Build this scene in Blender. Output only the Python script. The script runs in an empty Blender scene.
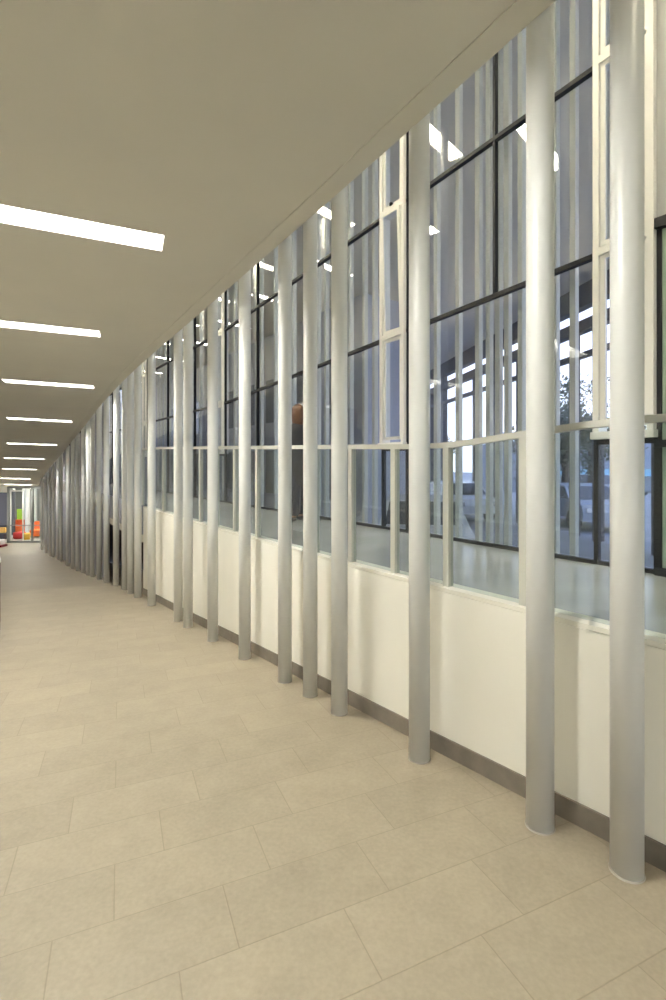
import bpy, math, random
from mathutils import Vector, Matrix
random.seed(7)
SC = bpy.context.scene
COL = SC.collection
EYE = 1.6
F, YH, CX = 492.0, 463.0, 333.0

# ------------------------------------------------------------------ camera
cam = bpy.data.cameras.new('camera')
camo = bpy.data.objects.new('camera', cam)
COL.objects.link(camo)
camo.location = (0, 0, EYE)
camo.rotation_euler = (math.pi / 2, 0, 0)
cam.sensor_fit = 'HORIZONTAL'
cam.sensor_width = 36
cam.lens = 36 * F / 666
cam.shift_y = -(500 - YH) / 666
cam.clip_start = 0.02
cam.clip_end = 400
SC.camera = camo

# ------------------------------------------------------------------ world, exposure
SC.view_settings.view_transform = 'Standard'
SC.view_settings.look = 'None'
SC.view_settings.gamma = 1
SC.view_settings.use_curve_mapping = False
SC.view_settings.exposure = 0.38
SC.cycles.use_denoising = True
SC.cycles.max_bounces = 10
SC.cycles.diffuse_bounces = 6
SC.cycles.transparent_max_bounces = 16
SC.cycles.sample_clamp_indirect = 6
LAMP = 80.0          # strength of the corridor strip lights
FILL_VOID = 14.0  # strength of the unseen strip lights added above the gallery void
FILL_UP = 55.0      # strength of the unseen strip lights added over the upper storey
wd = bpy.data.worlds.new('world')
SC.world = wd
wd.use_nodes = True
nt = wd.node_tree
bg = nt.nodes['Background']
tc = nt.nodes.new('ShaderNodeTexCoord')
sep = nt.nodes.new('ShaderNodeSeparateXYZ')
rmp = nt.nodes.new('ShaderNodeValToRGB')
rmp.color_ramp.elements[0].position = 0.0
rmp.color_ramp.elements[0].color = (0.80, 0.86, 1.0, 1)
rmp.color_ramp.elements[1].position = 0.7
rmp.color_ramp.elements[1].color = (0.46, 0.56, 0.92, 1)
nt.links.new(tc.outputs['Generated'], sep.inputs[0])
nt.links.new(sep.outputs['Z'], rmp.inputs[0])
nt.links.new(rmp.outputs[0], bg.inputs[0])
bg.inputs[1].default_value = 2.6

# ------------------------------------------------------------------ geometry of the place
NX, ND = 0.819, 0.574           # across the ramp;  along it is (-ND, NX)
PHI = -0.172
def P(s, n, z=0.0):
    """s along the column row, n across it, z above eye level -> world"""
    return Vector((-ND * s + NX * n, NX * s + ND * n, z + EYE))
def lerp(tab, x):
    if x <= tab[0][0]: return tab[0][1]
    for (a, va), (b, vb) in zip(tab, tab[1:]):
        if x <= b: return va + (vb - va) * (x - a) / (b - a)
    return tab[-1][1]
def tt(x, y): return x * math.sin(PHI) + y * math.cos(PHI)
FT = [(-14, -1.2)] + [(t, -(1.6 + .043 * t + .00338 * t * abs(t))) for t in (-8, -4, 0, 2, 4, 6, 8, 10)] + \
     [(11, -2.53), (12.9, -2.84), (14.1, -3.03), (15.8, -3.26), (18, -3.56), (21.3, -3.97), (28.8, -4.9), (31, -4.95)]
CT = [(-14, 3.0), (0, 2.38), (2.1, 2.13), (2.78, 2.03), (3.47, 1.95), (4.83, 1.83), (6.2, 1.71), (7.75, 1.63), (9.0, 1.56),
      (10.3, 1.46), (11.3, 1.38), (12.5, 1.29), (13.7, 1.17), (15.2, .98), (16.35, .84), (17.6, .70), (19.1, .53),
      (21.6, .26), (23.1, .11), (25, -.10), (26.5, -.26), (29, -.58), (31, -.97), (33.5, -1.46), (60, -1.5)]
def smooth(tab, x, w=.5): return (lerp(tab, x - w) + 2 * lerp(tab, x) + lerp(tab, x + w)) / 4
def zf(x, y): return smooth(FT, tt(x, y))       # ramp floor, relative to the eye
def zc(x, y):
    z = smooth(CT, tt(x, y)); return z * .965 if z > 0 else z       # corridor ceiling
NC = [(-8, 2.32), (0, 2.19), (.97, 2.15), (1.34, 2.12), (2.09, 2.09), (2.86, 2.06), (4.4, 2.03), (6, 2.0), (7.6, 2.01),
      (9.6, 2.05), (11.5, 2.1), (12.8, 2.16), (14.1, 2.22), (17, 2.27), (20, 2.34), (22.8, 2.42), (26.5, 2.5),
      (30.9, 2.58), (34, 2.6), (50, 2.6)]
def nc(s): return smooth(NC, s, .8)
def ray(px, py, D): return Vector(((px - CX) / F * D, D, (YH - py) / F * D + EYE))
def on_ramp(px, py):
    a = (px - CX) / F; D = 1.2
    while D < 45:
        if YH - F * zf(a * D, D) / D <= py: return a * D, D
        D += .004
    return a * D, D
def s_of(px, n):
    a = (px - CX) / F; D = n / (NX * a + ND)
    return -ND * a * D + NX * D
FN = 3.85                # façade line
LN = -1.25               # left wall line
ZG = -.78                # gallery floor
ZP = -.75                # parapet top
ZU = 5.1                 # upper ceiling
ENDY = 30.5              # far glazed wall

# ------------------------------------------------------------------ materials
def mat(name, col, rough=.5, metal=0, var=0, vscale=3, bump=0, bscale=60, emit=0, spec=.5):
    m = bpy.data.materials.new(name); m.use_nodes = True
    t = m.node_tree; b = t.nodes['Principled BSDF']
    b.inputs['Base Color'].default_value = (*col, 1)
    b.inputs['Roughness'].default_value = rough
    b.inputs['Metallic'].default_value = metal
    b.inputs['Specular IOR Level'].default_value = spec
    tc = t.nodes.new('ShaderNodeTexCoord')
    if var:
        nz = t.nodes.new('ShaderNodeTexNoise'); nz.inputs['Scale'].default_value = vscale; nz.inputs['Detail'].default_value = 6
        r = t.nodes.new('ShaderNodeMapRange')
        r.inputs[1].default_value = .25; r.inputs[2].default_value = .75
        r.inputs[3].default_value = 1 - var; r.inputs[4].default_value = 1 + var
        mx = t.nodes.new('ShaderNodeVectorMath'); mx.operation = 'SCALE'
        mx.inputs[0].default_value = col
        t.links.new(tc.outputs['Object'], nz.inputs['Vector']); t.links.new(nz.outputs[0], r.inputs[0])
        t.links.new(r.outputs[0], mx.inputs['Scale']); t.links.new(mx.outputs[0], b.inputs['Base Color'])
    if bump:
        nb = t.nodes.new('ShaderNodeTexNoise'); nb.inputs['Scale'].default_value = bscale
        bp = t.nodes.new('ShaderNodeBump'); bp.inputs['Strength'].default_value = bump; bp.inputs['Distance'].default_value = .01
        t.links.new(tc.outputs['Object'], nb.inputs['Vector']); t.links.new(nb.outputs[0], bp.inputs['Height']); t.links.new(bp.outputs[0], b.inputs['Normal'])
    if emit:
        b.inputs['Emission Color'].default_value = (*col, 1); b.inputs['Emission Strength'].default_value = emit
    return m
def glass(name, tint, ior=1.5, rough=0.0):
    m = bpy.data.materials.new(name); m.use_nodes = True
    t = m.node_tree; t.nodes.remove(t.nodes['Principled BSDF'])
    out = t.nodes['Material Output']
    tr = t.nodes.new('ShaderNodeBsdfTransparent'); tr.inputs[0].default_value = (*tint, 1)
    gl = t.nodes.new('ShaderNodeBsdfGlossy'); gl.inputs['Roughness'].default_value = rough
    fr = t.nodes.new('ShaderNodeFresnel'); ge = t.nodes.new('ShaderNodeNewGeometry')
    io = t.nodes.new('ShaderNodeMix'); io.inputs[2].default_value = ior; io.inputs[3].default_value = 1 / ior
    t.links.new(ge.outputs['Backfacing'], io.inputs[0]); t.links.new(io.outputs[0], fr.inputs[0])
    mx = t.nodes.new('ShaderNodeMixShader')
    t.links.new(fr.outputs[0], mx.inputs[0]); t.links.new(tr.outputs[0], mx.inputs[1]); t.links.new(gl.outputs[0], mx.inputs[2])
    t.links.new(mx.outputs[0], out.inputs[0])
    return m
M = {}
M['column'] = mat('column_paint', (.75, .755, .73), .32, var=.03, vscale=4)
M['seal'] = mat('sealant', (.40, .37, .31), .6)
M['ceiling'] = mat('ceiling_paint', (.63, .60, .505), .75, var=.03, vscale=1.2)
M['slab_edge'] = mat('slab_edge_paint', (.66, .63, .56), .7)
M['white_wall'] = mat('white_wall_paint', (.74, .72, .66), .7, var=.02, vscale=1)
M['cream'] = mat('cream_panel', (.93, .905, .81), .38, var=.015, vscale=2)
M['cap'] = mat('cream_cap', (.88, .85, .75), .4)
M['skirting'] = mat('stone_skirting', (.19, .165, .135), .45, var=.2, vscale=9)
M['grey_panel'] = mat('blue_grey_panel', (.25, .26, .31), .5)  # bluish daylight is tinted into this grey
M['steel'] = mat('grey_painted_steel', (.60, .60, .54), .38)
M['black'] = mat('black_anodised', (.014, .014, .016), .5, spec=.25)
M['frame_white'] = mat('white_window_frame', (.86, .85, .81), .35)
M['reveal'] = mat('beige_reveal', (.62, .55, .44), .6)
M['fin'] = mat('fin_paint', (.70, .70, .63), .45)
M['gallery'] = mat('gallery_floor_screed', (.46, .46, .45), .22, var=.12, vscale=1.6)
M['glass'] = glass('facade_glass', (.86, .88, .90), 1.9)
M['glass_green'] = glass('green_glass', (.62, .78, .66), 1.6)
M['glass_rail'] = glass('balustrade_glass', (.90, .93, .93), 1.45)
M['lamp'] = mat('light_diffuser', (1.0, .985, .915), .5, emit=LAMP)
M['lamp_up'] = mat('light_diffuser_upper', (1.0, .98, .91), .5, emit=FILL_UP)
M['lamp_void'] = mat('light_diffuser_void', (1.0, .98, .91), .5, emit=FILL_VOID)
M['lamp_frame'] = mat('light_trim', (.33, .32, .30), .5)
M['soffit'] = mat('outdoor_soffit', (.80, .74, .62), .7, var=.03)
M['dark_ext'] = mat('dark_steelwork', (.05, .055, .075), .5)
M['ground'] = mat('asphalt', (.30, .31, .33), .7, var=.2, vscale=.6)
M['leaf'] = mat('leaves', (.05, .075, .045), .6, var=.4, vscale=2)
M['bark'] = mat('bark', (.09, .07, .06), .8, var=.3, vscale=8)
M['house'] = mat('pale_render', (.62, .62, .64), .7)
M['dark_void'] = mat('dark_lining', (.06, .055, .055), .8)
M['grey_frame'] = mat('grey_door_frame', (.26, .27, .26), .45)
M['rubber'] = mat('rubber', (.03, .03, .03), .7)
M['window_dark'] = mat('dark_window_glass', (.10, .12, .17), .1)
M['chrome'] = mat('chrome', (.7, .7, .7), .2, metal=1)
def flat(name, c, r=.6): return mat(name, c, r)

def floor_material():
    m = bpy.data.materials.new('stone_tile_floor'); m.use_nodes = True
    t = m.node_tree; b = t.nodes['Principled BSDF']; L = t.links
    def math_(op, a, bb=None, c=None):
        n = t.nodes.new('ShaderNodeMath'); n.operation = op
        for i, v in enumerate((a, bb, c)):
            if v is None: continue
            if isinstance(v, (int, float)): n.inputs[i].default_value = v
            else: L.new(v, n.inputs[i])
        return n.outputs[0]
    tc = t.nodes.new('ShaderNodeTexCoord'); sp = t.nodes.new('ShaderNodeSeparateXYZ'); L.new(tc.outputs['Object'], sp.inputs[0])
    th = .41; c, s = math.cos(th), math.sin(th)
    u = math_('ADD', math_('ADD', math_('MULTIPLY', sp.outputs[0], c / .6), math_('MULTIPLY', sp.outputs[1], s / .6)), .029)
    w = math_('ADD', math_('ADD', math_('MULTIPLY', sp.outputs[0], -s / .3), math_('MULTIPLY', sp.outputs[1], c / .3)), -6.66)
    row = math_('FLOOR', w)
    uu = math_('SUBTRACT', u, math_('MULTIPLY', row, 1 / 3))
    fu = math_('FRACT', uu); fw = math_('FRACT', w)
    du = math_('MULTIPLY', math_('MINIMUM', fu, math_('SUBTRACT', 1, fu)), .6)
    dw = math_('MULTIPLY', math_('MINIMUM', fw, math_('SUBTRACT', 1, fw)), .3)
    d = math_('MINIMUM', du, dw)
    joint = t.nodes.new('ShaderNodeMapRange'); joint.inputs[1].default_value = .0012; joint.inputs[2].default_value = .0032
    joint.inputs[3].default_value = 1; joint.inputs[4].default_value = 0; L.new(d, joint.inputs[0])
    cv = t.nodes.new('ShaderNodeCombineXYZ'); L.new(math_('FLOOR', uu), cv.inputs[0]); L.new(row, cv.inputs[1])
    wn = t.nodes.new('ShaderNodeTexWhiteNoise'); L.new(cv.outputs[0], wn.inputs[0])
    nz = t.nodes.new('ShaderNodeTexNoise'); nz.inputs['Scale'].default_value = 5; nz.inputs['Detail'].default_value = 9; nz.inputs['Roughness'].default_value = .65
    L.new(tc.outputs['Object'], nz.inputs['Vector'])
    nf = t.nodes.new('ShaderNodeTexNoise'); nf.inputs['Scale'].default_value = 55; nf.inputs['Detail'].default_value = 5
    L.new(tc.outputs['Object'], nf.inputs['Vector'])
    v = math_('ADD', math_('MULTIPLY', math_('SUBTRACT', wn.outputs[0], .5), .09),
              math_('ADD', math_('MULTIPLY', math_('SUBTRACT', nz.outputs[0], .5), .42), math_('MULTIPLY', math_('SUBTRACT', nf.outputs[0], .5), .34)))
    v = math_('ADD', v, 1.0)
    sc = t.nodes.new('ShaderNodeVectorMath'); sc.operation = 'SCALE'; sc.inputs[0].default_value = (.30, .256, .187)
    L.new(v, sc.inputs['Scale'])
    mx = t.nodes.new('ShaderNodeMix'); mx.data_type = 'RGBA'
    L.new(math_('MULTIPLY', joint.outputs[0], .62), mx.inputs[0]); L.new(sc.outputs[0], mx.inputs[6]); mx.inputs[7].default_value = (.20, .165, .11, 1)
    L.new(mx.outputs[2], b.inputs['Base Color'])
    b.inputs['Roughness'].default_value = .42
    bp = t.nodes.new('ShaderNodeBump'); bp.inputs['Strength'].default_value = .25; bp.inputs['Distance'].default_value = .004
    L.new(math_('SUBTRACT', math_('MULTIPLY', nf.outputs[0], .25), joint.outputs[0]), bp.inputs['Height']); L.new(bp.outputs[0], b.inputs['Normal'])
    return m
M['tile'] = floor_material()

# ------------------------------------------------------------------ mesh helpers
class MB:
    def __init__(self): self.v = []; self.f = []
    def add(self, vs, fs):
        o = len(self.v); self.v += [Vector(a) for a in vs]; self.f += [[o + i for i in f] for f in fs]
    def hexa(self, c):           # 8 corners: bottom 0-3, top 4-7
        self.add(c, [(0, 3, 2, 1), (4, 5, 6, 7), (0, 1, 5, 4), (1, 2, 6, 5), (2, 3, 7, 6), (3, 0, 4, 7)])
    def box(self, x0, x1, y0, y1, z0, z1, fr=None):
        c = [(x0, y0, z0), (x1, y0, z0), (x1, y1, z0), (x0, y1, z0), (x0, y0, z1), (x1, y0, z1), (x1, y1, z1), (x0, y1, z1)]
        if fr: c = [fr @ Vector(p) for p in c]
        self.hexa(c)
    def sbox(self, s0, s1, n0, n1, z0, z1):   # box in ramp coordinates (z relative to the eye)
        self.hexa([P(s1, n0, z0), P(s0, n0, z0), P(s0, n1, z0), P(s1, n1, z0), P(s1, n0, z1), P(s0, n0, z1), P(s0, n1, z1), P(s1, n1, z1)])
    def sbar(self, s0, s1, n0, n1, za, zb, h):  # bar whose height changes along s
        self.hexa([P(s1, n0, zb), P(s0, n0, za), P(s0, n1, za), P(s1, n1, zb), P(s1, n0, zb + h), P(s0, n0, za + h), P(s0, n1, za + h), P(s1, n1, zb + h)])
    def tube(self, pts, r, k=12, cap=True):
        pts = [Vector(p) for p in pts]; rr = r if isinstance(r, (list, tuple)) else [r] * len(pts)
        o = len(self.v)
        for i, p in enumerate(pts):
            d = (pts[min(i + 1, len(pts) - 1)] - pts[max(i - 1, 0)]).normalized()
            a = d.orthogonal().normalized() if abs(d.z) < .95 else Vector((1, 0, 0)); a = (a - d * a.dot(d)).normalized(); b = d.cross(a)
            for j in range(k):
                w = 2 * math.pi * j / k; self.v.append(p + (a * math.cos(w) + b * math.sin(w)) * rr[i])
        for i in range(len(pts) - 1):
            for j in range(k):
                self.f.append([o + i * k + j, o + i * k + (j + 1) % k, o + (i + 1) * k + (j + 1) % k, o + (i + 1) * k + j])
        if cap:
            self.f.append([o + j for j in range(k)][::-1]); self.f.append([o + (len(pts) - 1) * k + j for j in range(k)])
    def lathe(self, prof, c=(0, 0, 0), k=32, fr=None):
        o = len(self.v)
        for r, z in prof:
            for j in range(k):
                w = 2 * math.pi * j / k; p = Vector((c[0] + r * math.cos(w), c[1] + r * math.sin(w), c[2] + z))
                self.v.append(fr @ p if fr else p)
        for i in range(len(prof) - 1):
            for j in range(k): self.f.append([o + i * k + j, o + i * k + (j + 1) % k, o + (i + 1) * k + (j + 1) % k, o + (i + 1) * k + j])
    def grid(self, rows):
        o = len(self.v); m = len(rows[0])
        for r in rows: self.v += [Vector(p) for p in r]
        for i in range(len(rows) - 1):
            for j in range(m - 1): self.f.append([o + i * m + j, o + (i + 1) * m + j, o + (i + 1) * m + j + 1, o + i * m + j + 1])
    def build(self, name, m, parent=None, smooth=False, bevel=0, seg=2, solid=0, loc=None):
        me = bpy.data.meshes.new(name)
        o = bpy.data.objects.new(name, me)
        base = Vector((0, 0, 0))
        if parent is not None: base = Vector(parent.location)
        elif loc is not None: base = Vector(loc); o.location = base
        me.from_pydata([tuple(v - base) for v in self.v], [], self.f); me.update()
        me.materials.append(M[m] if isinstance(m, str) else m)
        if smooth: me.polygons.foreach_set('use_smooth', [True] * len(me.polygons))
        COL.objects.link(o)
        if parent is not None: o.parent = parent
        if bevel:
            b = o.modifiers.new('bevel', 'BEVEL'); b.width = bevel; b.segments = seg; b.limit_method = 'ANGLE'
            w = o.modifiers.new('normals', 'WEIGHTED_NORMAL')
            me.polygons.foreach_set('use_smooth', [True] * len(me.polygons))
        if solid:
            q = o.modifiers.new('solid', 'SOLIDIFY'); q.thickness = solid; q.offset = -1
        return o
def empty(name, loc):
    o = bpy.data.objects.new(name, None); o.location = loc; o.empty_display_size = .2; COL.objects.link(o); return o
def tag(o, label, cat, group=None):
    o['label'] = label; o['category'] = cat
    if group: o['group'] = group
    return o
def struct(o, label=None, cat=None):
    o['kind'] = 'structure'
    if label: o['label'] = label
    if cat: o['category'] = cat
    return o

# ------------------------------------------------------------------ the shell
def frange(a, b, n): return [a + (b - a) * i / n for i in range(n + 1)]
SS = frange(-6, 46, 208)
g = MB()
rows = []
for s in SS:
    r = []
    for k in range(9):
        n = LN - .1 + (FN + .1 - LN) * k / 8
        if s > 34: n = n * 1.0 - (s - 34) * .25 + (k / 8 - .5) * (s - 34) * .7
        p = P(s, n); r.append((p.x, p.y, zf(p.x, p.y) + EYE))
    rows.append(r)
g.grid(rows[::-1])
fl = g.build('floor', 'tile', smooth=True)
struct(fl, 'beige stone tiled ramp sloping down between the wall and columns', 'floor')

# corridor ceiling slab with a slightly lower border band along the columns
def ceil_mesh(n_lo, n_hi, drop, thick):
    m = MB(); lo = []; hi = []
    for s in frange(-6, 35.5, 170):
        a = []; b = []
        nh = n_hi(s)
        nl = n_lo(s)
        for k in range(5):
            n = nl + (nh - nl) * k / 4
            p = P(s, n); z = zc(p.x, p.y) + EYE - drop
            a.append((p.x, p.y, z)); b.append((p.x, p.y, z + thick))
        lo.append(a); hi.append(b)
    N = len(lo)
    m.grid(lo[::-1]); m.grid(hi)
    for e in (0, N - 1):
        for k in range(4):
            o = len(m.v); q = [lo[e][k], lo[e][k + 1], hi[e][k + 1], hi[e][k]]; m.v += [Vector(v) for v in q]; m.f.append([o, o + 1, o + 2, o + 3] if e else [o + 3, o + 2, o + 1, o])
    for i in range(N - 1):
        o = len(m.v); m.v += [Vector(lo[i][-1]), Vector(lo[i + 1][-1]), Vector(hi[i + 1][-1]), Vector(hi[i][-1])]; m.f.append([o, o + 1, o + 2, o + 3])
        o = len(m.v); m.v += [Vector(lo[i][0]), Vector(lo[i + 1][0]), Vector(hi[i + 1][0]), Vector(hi[i][0])]; m.f.append([o + 3, o + 2, o + 1, o])
    return m
ce = ceil_mesh(lambda s: LN - .1, lambda s: nc(s) - .20, 0, .35).build('ceiling', 'ceiling', smooth=False)
import bmesh
def weld(o):
    b = bmesh.new(); b.from_mesh(o.data); bmesh.ops.remove_doubles(b, verts=b.verts, dist=.0005); bmesh.ops.recalc_face_normals(b, faces=b.faces); b.to_mesh(o.data); b.free()
weld(ce)
struct(ce, 'plain off-white ceiling sloping down with the ramp', 'ceiling')
bd = ceil_mesh(lambda s: nc(s) - .199, lambda s: nc(s) - .06, .006, .356).build('trim_1', 'ceiling')
struct(bd, 'plain border band of the ceiling along the columns', 'ceiling edge')

def wall_sheet(sa, sb, nfun, zlo, zhi, th, name, m, steps=60):
    w = MB()
    ss = frange(sa, sb, steps); A = []; B = []
    for s in ss:
        n = nfun(s); p = P(s, n)
        A.append((P(s, n, zlo(p)), P(s, n, zhi(p)))); B.append((P(s, n + th, zlo(p)), P(s, n + th, zhi(p))))
    for i in range(len(ss) - 1):
        w.hexa([A[i][0], A[i + 1][0], B[i + 1][0], B[i][0], A[i][1], A[i + 1][1], B[i + 1][1], B[i][1]])
    # merge inner faces is unnecessary: the segments share faces
    o = w.build(name, m)
    return o
zfl = lambda p: zf(p.x, p.y)
zcl = lambda p: zc(p.x, p.y)
SEND = 38.0
wl = wall_sheet(-6, 37.6, lambda s: LN - .12, lambda p: zfl(p) - .1, lambda p: ZU + .1, .12, 'wall_left', 'white_wall')
struct(wl, 'white wall on the left of the ramp', 'wall')
# closing wall behind the camera
SB = -4.4
w = MB(); w.sbox(SB - .15, SB, 2.25, FN + .3, -2.2, ZU + .2); w.sbox(SB - .15, SB, LN - .15, 2.25, .75, ZU + .2)
struct(w.build('wall_back', 'white_wall'), 'white wall closing the hall behind', 'wall')
root = empty('door_3', P(SB, .5, -1.5)); struct(root, 'glazed entrance doors in the wall behind', 'door')  # added glazing behind the camera, lets in cool fill light
w = MB(); w.sbox(SB - .10, SB - .05, LN - .1, 2.25, .68, .75); w.sbox(SB - .10, SB - .05, LN - .1, 2.25, -1.62, -1.50)
for n_ in (LN - .08, -.1, 1.05, 2.19): w.sbox(SB - .10, SB - .05, n_, n_ + .06, -1.6, .7)
w.build('door_frame', 'grey_frame', root)
w = MB(); w.sbox(SB - .08, SB - .07, LN - .1, 2.25, -1.5, .68); w.build('glass_panel', 'glass_rail', root)
# upper ceiling over gallery and upper storey
w = MB(); w.sbox(-6.1, 37, LN - .15, FN + .15, ZU, ZU + .2)
struct(w.build('ceiling_upper', 'white_wall'), 'white upper ceiling above the gallery void', 'ceiling')
# far closing wall of gallery
w = MB(); w.sbox(36.4, 36.6, 2.7, FN + .1, -5.1, ZU)
struct(w.build('wall_far', 'white_wall'), 'white wall closing the far end of the gallery', 'wall')

# parapet: cream panels with cap, from the near end to where the open part starts
PE = 8.8
NP = lambda s: nc(s) + .15
wp = MB(); ss = frange(-6, PE, 58)
for s0, s1 in zip(ss, ss[1:]):
    c = []
    for z in ('lo', 'hi'):
        for (s, dn) in ((s1, 0), (s0, 0), (s0, .13), (s1, .13)):
            n = NP(s) + dn; p = P(s, n); c.append(P(s, n, zf(p.x, p.y) - .05 if z == 'lo' else ZP - .027))
    wp.hexa(c)
struct(wp.build('wall_right', 'cream'), 'cream panelled low wall behind the columns', 'wall')
wp = MB()
for s0, s1 in zip(ss, ss[1:]):
    c = []
    for z in (ZP - .024, ZP):
        for (s, dn) in ((s1, -.002), (s0, -.002), (s0, .132), (s1, .132)):
            c.append(P(s, NP(s) + dn, z))
    wp.hexa(c)
struct(wp.build('trim_2', 'cap'), 'pale capping strip along the top of the low cream wall', 'wall capping')
wp = MB()
for s0, s1 in zip(ss, ss[1:]):
    c = []
    for z in (-.03, .105):
        for (s, dn) in ((s1, -.012), (s0, -.012), (s0, .004), (s1, .004)):
            n = NP(s) + dn; p = P(s, n); c.append(P(s, n, zf(p.x, p.y) + z))
    wp.hexa(c)
struct(wp.build('baseboard_right', 'skirting'), 'dark grey-brown stone skirting under the cream wall', 'baseboard')

# gallery slab
gs = MB(); ss2 = frange(-6, 36.4, 106)
for s0, s1 in zip(ss2, ss2[1:]):
    d0 = .125 if s0 < PE - .1 else 0; 
    gs.hexa([P(s1, NP(s1) + d0, ZG - .4), P(s0, NP(s0) + d0, ZG - .4), P(s0, FN + .05, ZG - .4), P(s1, FN + .05, ZG - .4),
             P(s1, NP(s1) + d0, ZG), P(s0, NP(s0) + d0, ZG), P(s0, FN + .05, ZG), P(s1, FN + .05, ZG)])
struct(gs.build('floor_gallery', 'gallery'), 'smooth grey gallery floor beyond the glass balustrade', 'floor')
# fascia strip of the slab where the parapet stops
gs = MB(); ss3 = frange(PE, 13.0, 14)
for s0, s1 in zip(ss3, ss3[1:]):
    gs.hexa([P(s1, NP(s1) - .02, ZG - .45), P(s0, NP(s0) - .02, ZG - .45), P(s0, NP(s0), ZG - .45), P(s1, NP(s1), ZG - .45),
             P(s1, NP(s1) - .02, ZG + .05), P(s0, NP(s0) - .02, ZG + .05), P(s0, NP(s0), ZG + .05), P(s1, NP(s1), ZG + .05)])
struct(gs.build('wall_slab', 'grey_panel'), 'blue-grey face of the gallery slab', 'slab face')
gs = MB()
for s0, s1 in zip(ss3, ss3[1:]):
    gs.hexa([P(s1, NP(s1) - .03, ZG - .58), P(s0, NP(s0) - .03, ZG - .58), P(s0, NP(s0), ZG - .58), P(s1, NP(s1), ZG - .58),
             P(s1, NP(s1) - .03, ZG - .45), P(s0, NP(s0) - .03, ZG - .45), P(s0, NP(s0), ZG - .45), P(s1, NP(s1), ZG - .45)])
struct(gs.build('trim_3', 'slab_edge'), 'white edge of the gallery slab', 'slab edge')
# wall under the gallery and façade, coloured dark to give the void's shade
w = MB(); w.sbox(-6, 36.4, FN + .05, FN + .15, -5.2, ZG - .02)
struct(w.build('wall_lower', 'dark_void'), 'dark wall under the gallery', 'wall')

w = wall_sheet(13.0, 34.5, lambda s: nc(s) + .2, lambda p: zfl(p) - .05, lambda p: zcl(p) + .3, .06, 'wall_panel', 'grey_panel')
struct(w, 'blue-grey wall behind the dense far row of columns', 'wall')

# ------------------------------------------------------------------ columns
CPX = [(626.8, 872), (540, 826), (419.3, 759), (339.4, 713), (310.3, 695.5), (284.9, 681.5), (244.7, 658.5), (212.8, 640.7),
       (188, 627.3), (178.2, 621), (151.6, 605.3), (137.8, 597.3), (130.7, 593.5), (125.0, 589.5), (116.2, 585.5),
       (106.6, 582.5), (99.2, 579.5), (92.3, 576.8), (88.3, 575.2), (83.3, 573.2), (77.5, 570.8), (72.8, 568.5),
       (67.6, 565.6), (61.2, 561.5), (57.8, 559.5), (53.3, 557.3), (50.0, 555.8), (46.3, 553.2), (41.8, 549.7)]
ORD = ['', 'second', 'third', 'fourth', 'fifth', 'sixth', 'seventh', 'eighth', 'ninth', 'tenth', 'eleventh', 'twelfth', 'thirteenth',
       'fourteenth', 'fifteenth', 'sixteenth', 'seventeenth', 'eighteenth', 'nineteenth', 'twentieth', 'twenty-first', 'twenty-second',
       'twenty-third', 'twenty-fourth', 'twenty-fifth', 'twenty-sixth', 'twenty-seventh', 'twenty-eighth']
CL = {0: 'thickest and nearest round grey column, at the right edge', 1: 'second round grey column from the right edge, beside the nearest one',
      2: 'third round grey column from the right, standing alone mid-picture', 3: 'fourth round grey column from the right, first of three close together',
      4: 'fifth round grey column from the right, middle of three close together', 5: 'sixth round grey column from the right, last of three close together',
      8: 'ninth round grey column from the right, right one of a touching pair', 9: 'tenth round grey column from the right, left one of a touching pair',
      10: 'eleventh round grey column from the right, last before the cream wall ends',
      28: 'farthest round grey column at the far end beside the glazed doors'}
DI = {0: .124, 1: .124, 2: .123, 3: .117, 4: .112, 5: .115, 6: .114, 7: .115, 8: .110, 9: .112}
for i, (px, py) in enumerate(CPX):
    x, y = on_ramp(px, py)
    R = DI.get(i, .116) / 2
    z0 = zf(x, y) + EYE; zt = ZU + EYE - .01
    root = empty('round_column', (x, y, z0))
    tag(root, CL.get(i, (ORD[i] if i < len(ORD) else '') + ' round grey column counted from the right edge, along the ramp'), 'column', 'round grey columns along the ramp')
    k = 40 if i < 8 else 24
    m = MB(); m.tube([(x, y, z0 - .03), (x, y, z0 + 1.5), (x, y, zt)], R, k)
    m.build('shaft', 'column', root, smooth=False)
    me = root.children[0].data if root.children else None
    if me:
        for p in me.polygons: p.use_smooth = len(p.vertices) == 4
    if i < 12:
        m = MB(); m.lathe([(R - .003, -.02), (R + .006, -.01), (R + .005, .003), (R, .008)], (x, y, z0), k)
        q = m.build('base_seal', 'seal', root, smooth=True); q['label'] = 'pale sealant ring at the foot'
    # fixing bracket to the slab edge
    zs = zc(x, y) + EYE
    s = -ND * x + NX * y; n = NX * x + ND * y
    if i < 16:
        m = MB(); a = nc(s) - .08
        m.hexa([P(s + .03, a, zs + .01 - EYE), P(s - .03, a, zs + .01 - EYE), P(s - .03, n, zs + .01 - EYE), P(s + .03, n, zs + .01 - EYE),
                P(s + .03, a, zs + .11 - EYE), P(s - .03, a, zs + .11 - EYE), P(s - .03, n, zs + .11 - EYE), P(s + .03, n, zs + .11 - EYE)])
        m.build('bracket', 'column', root)

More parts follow.
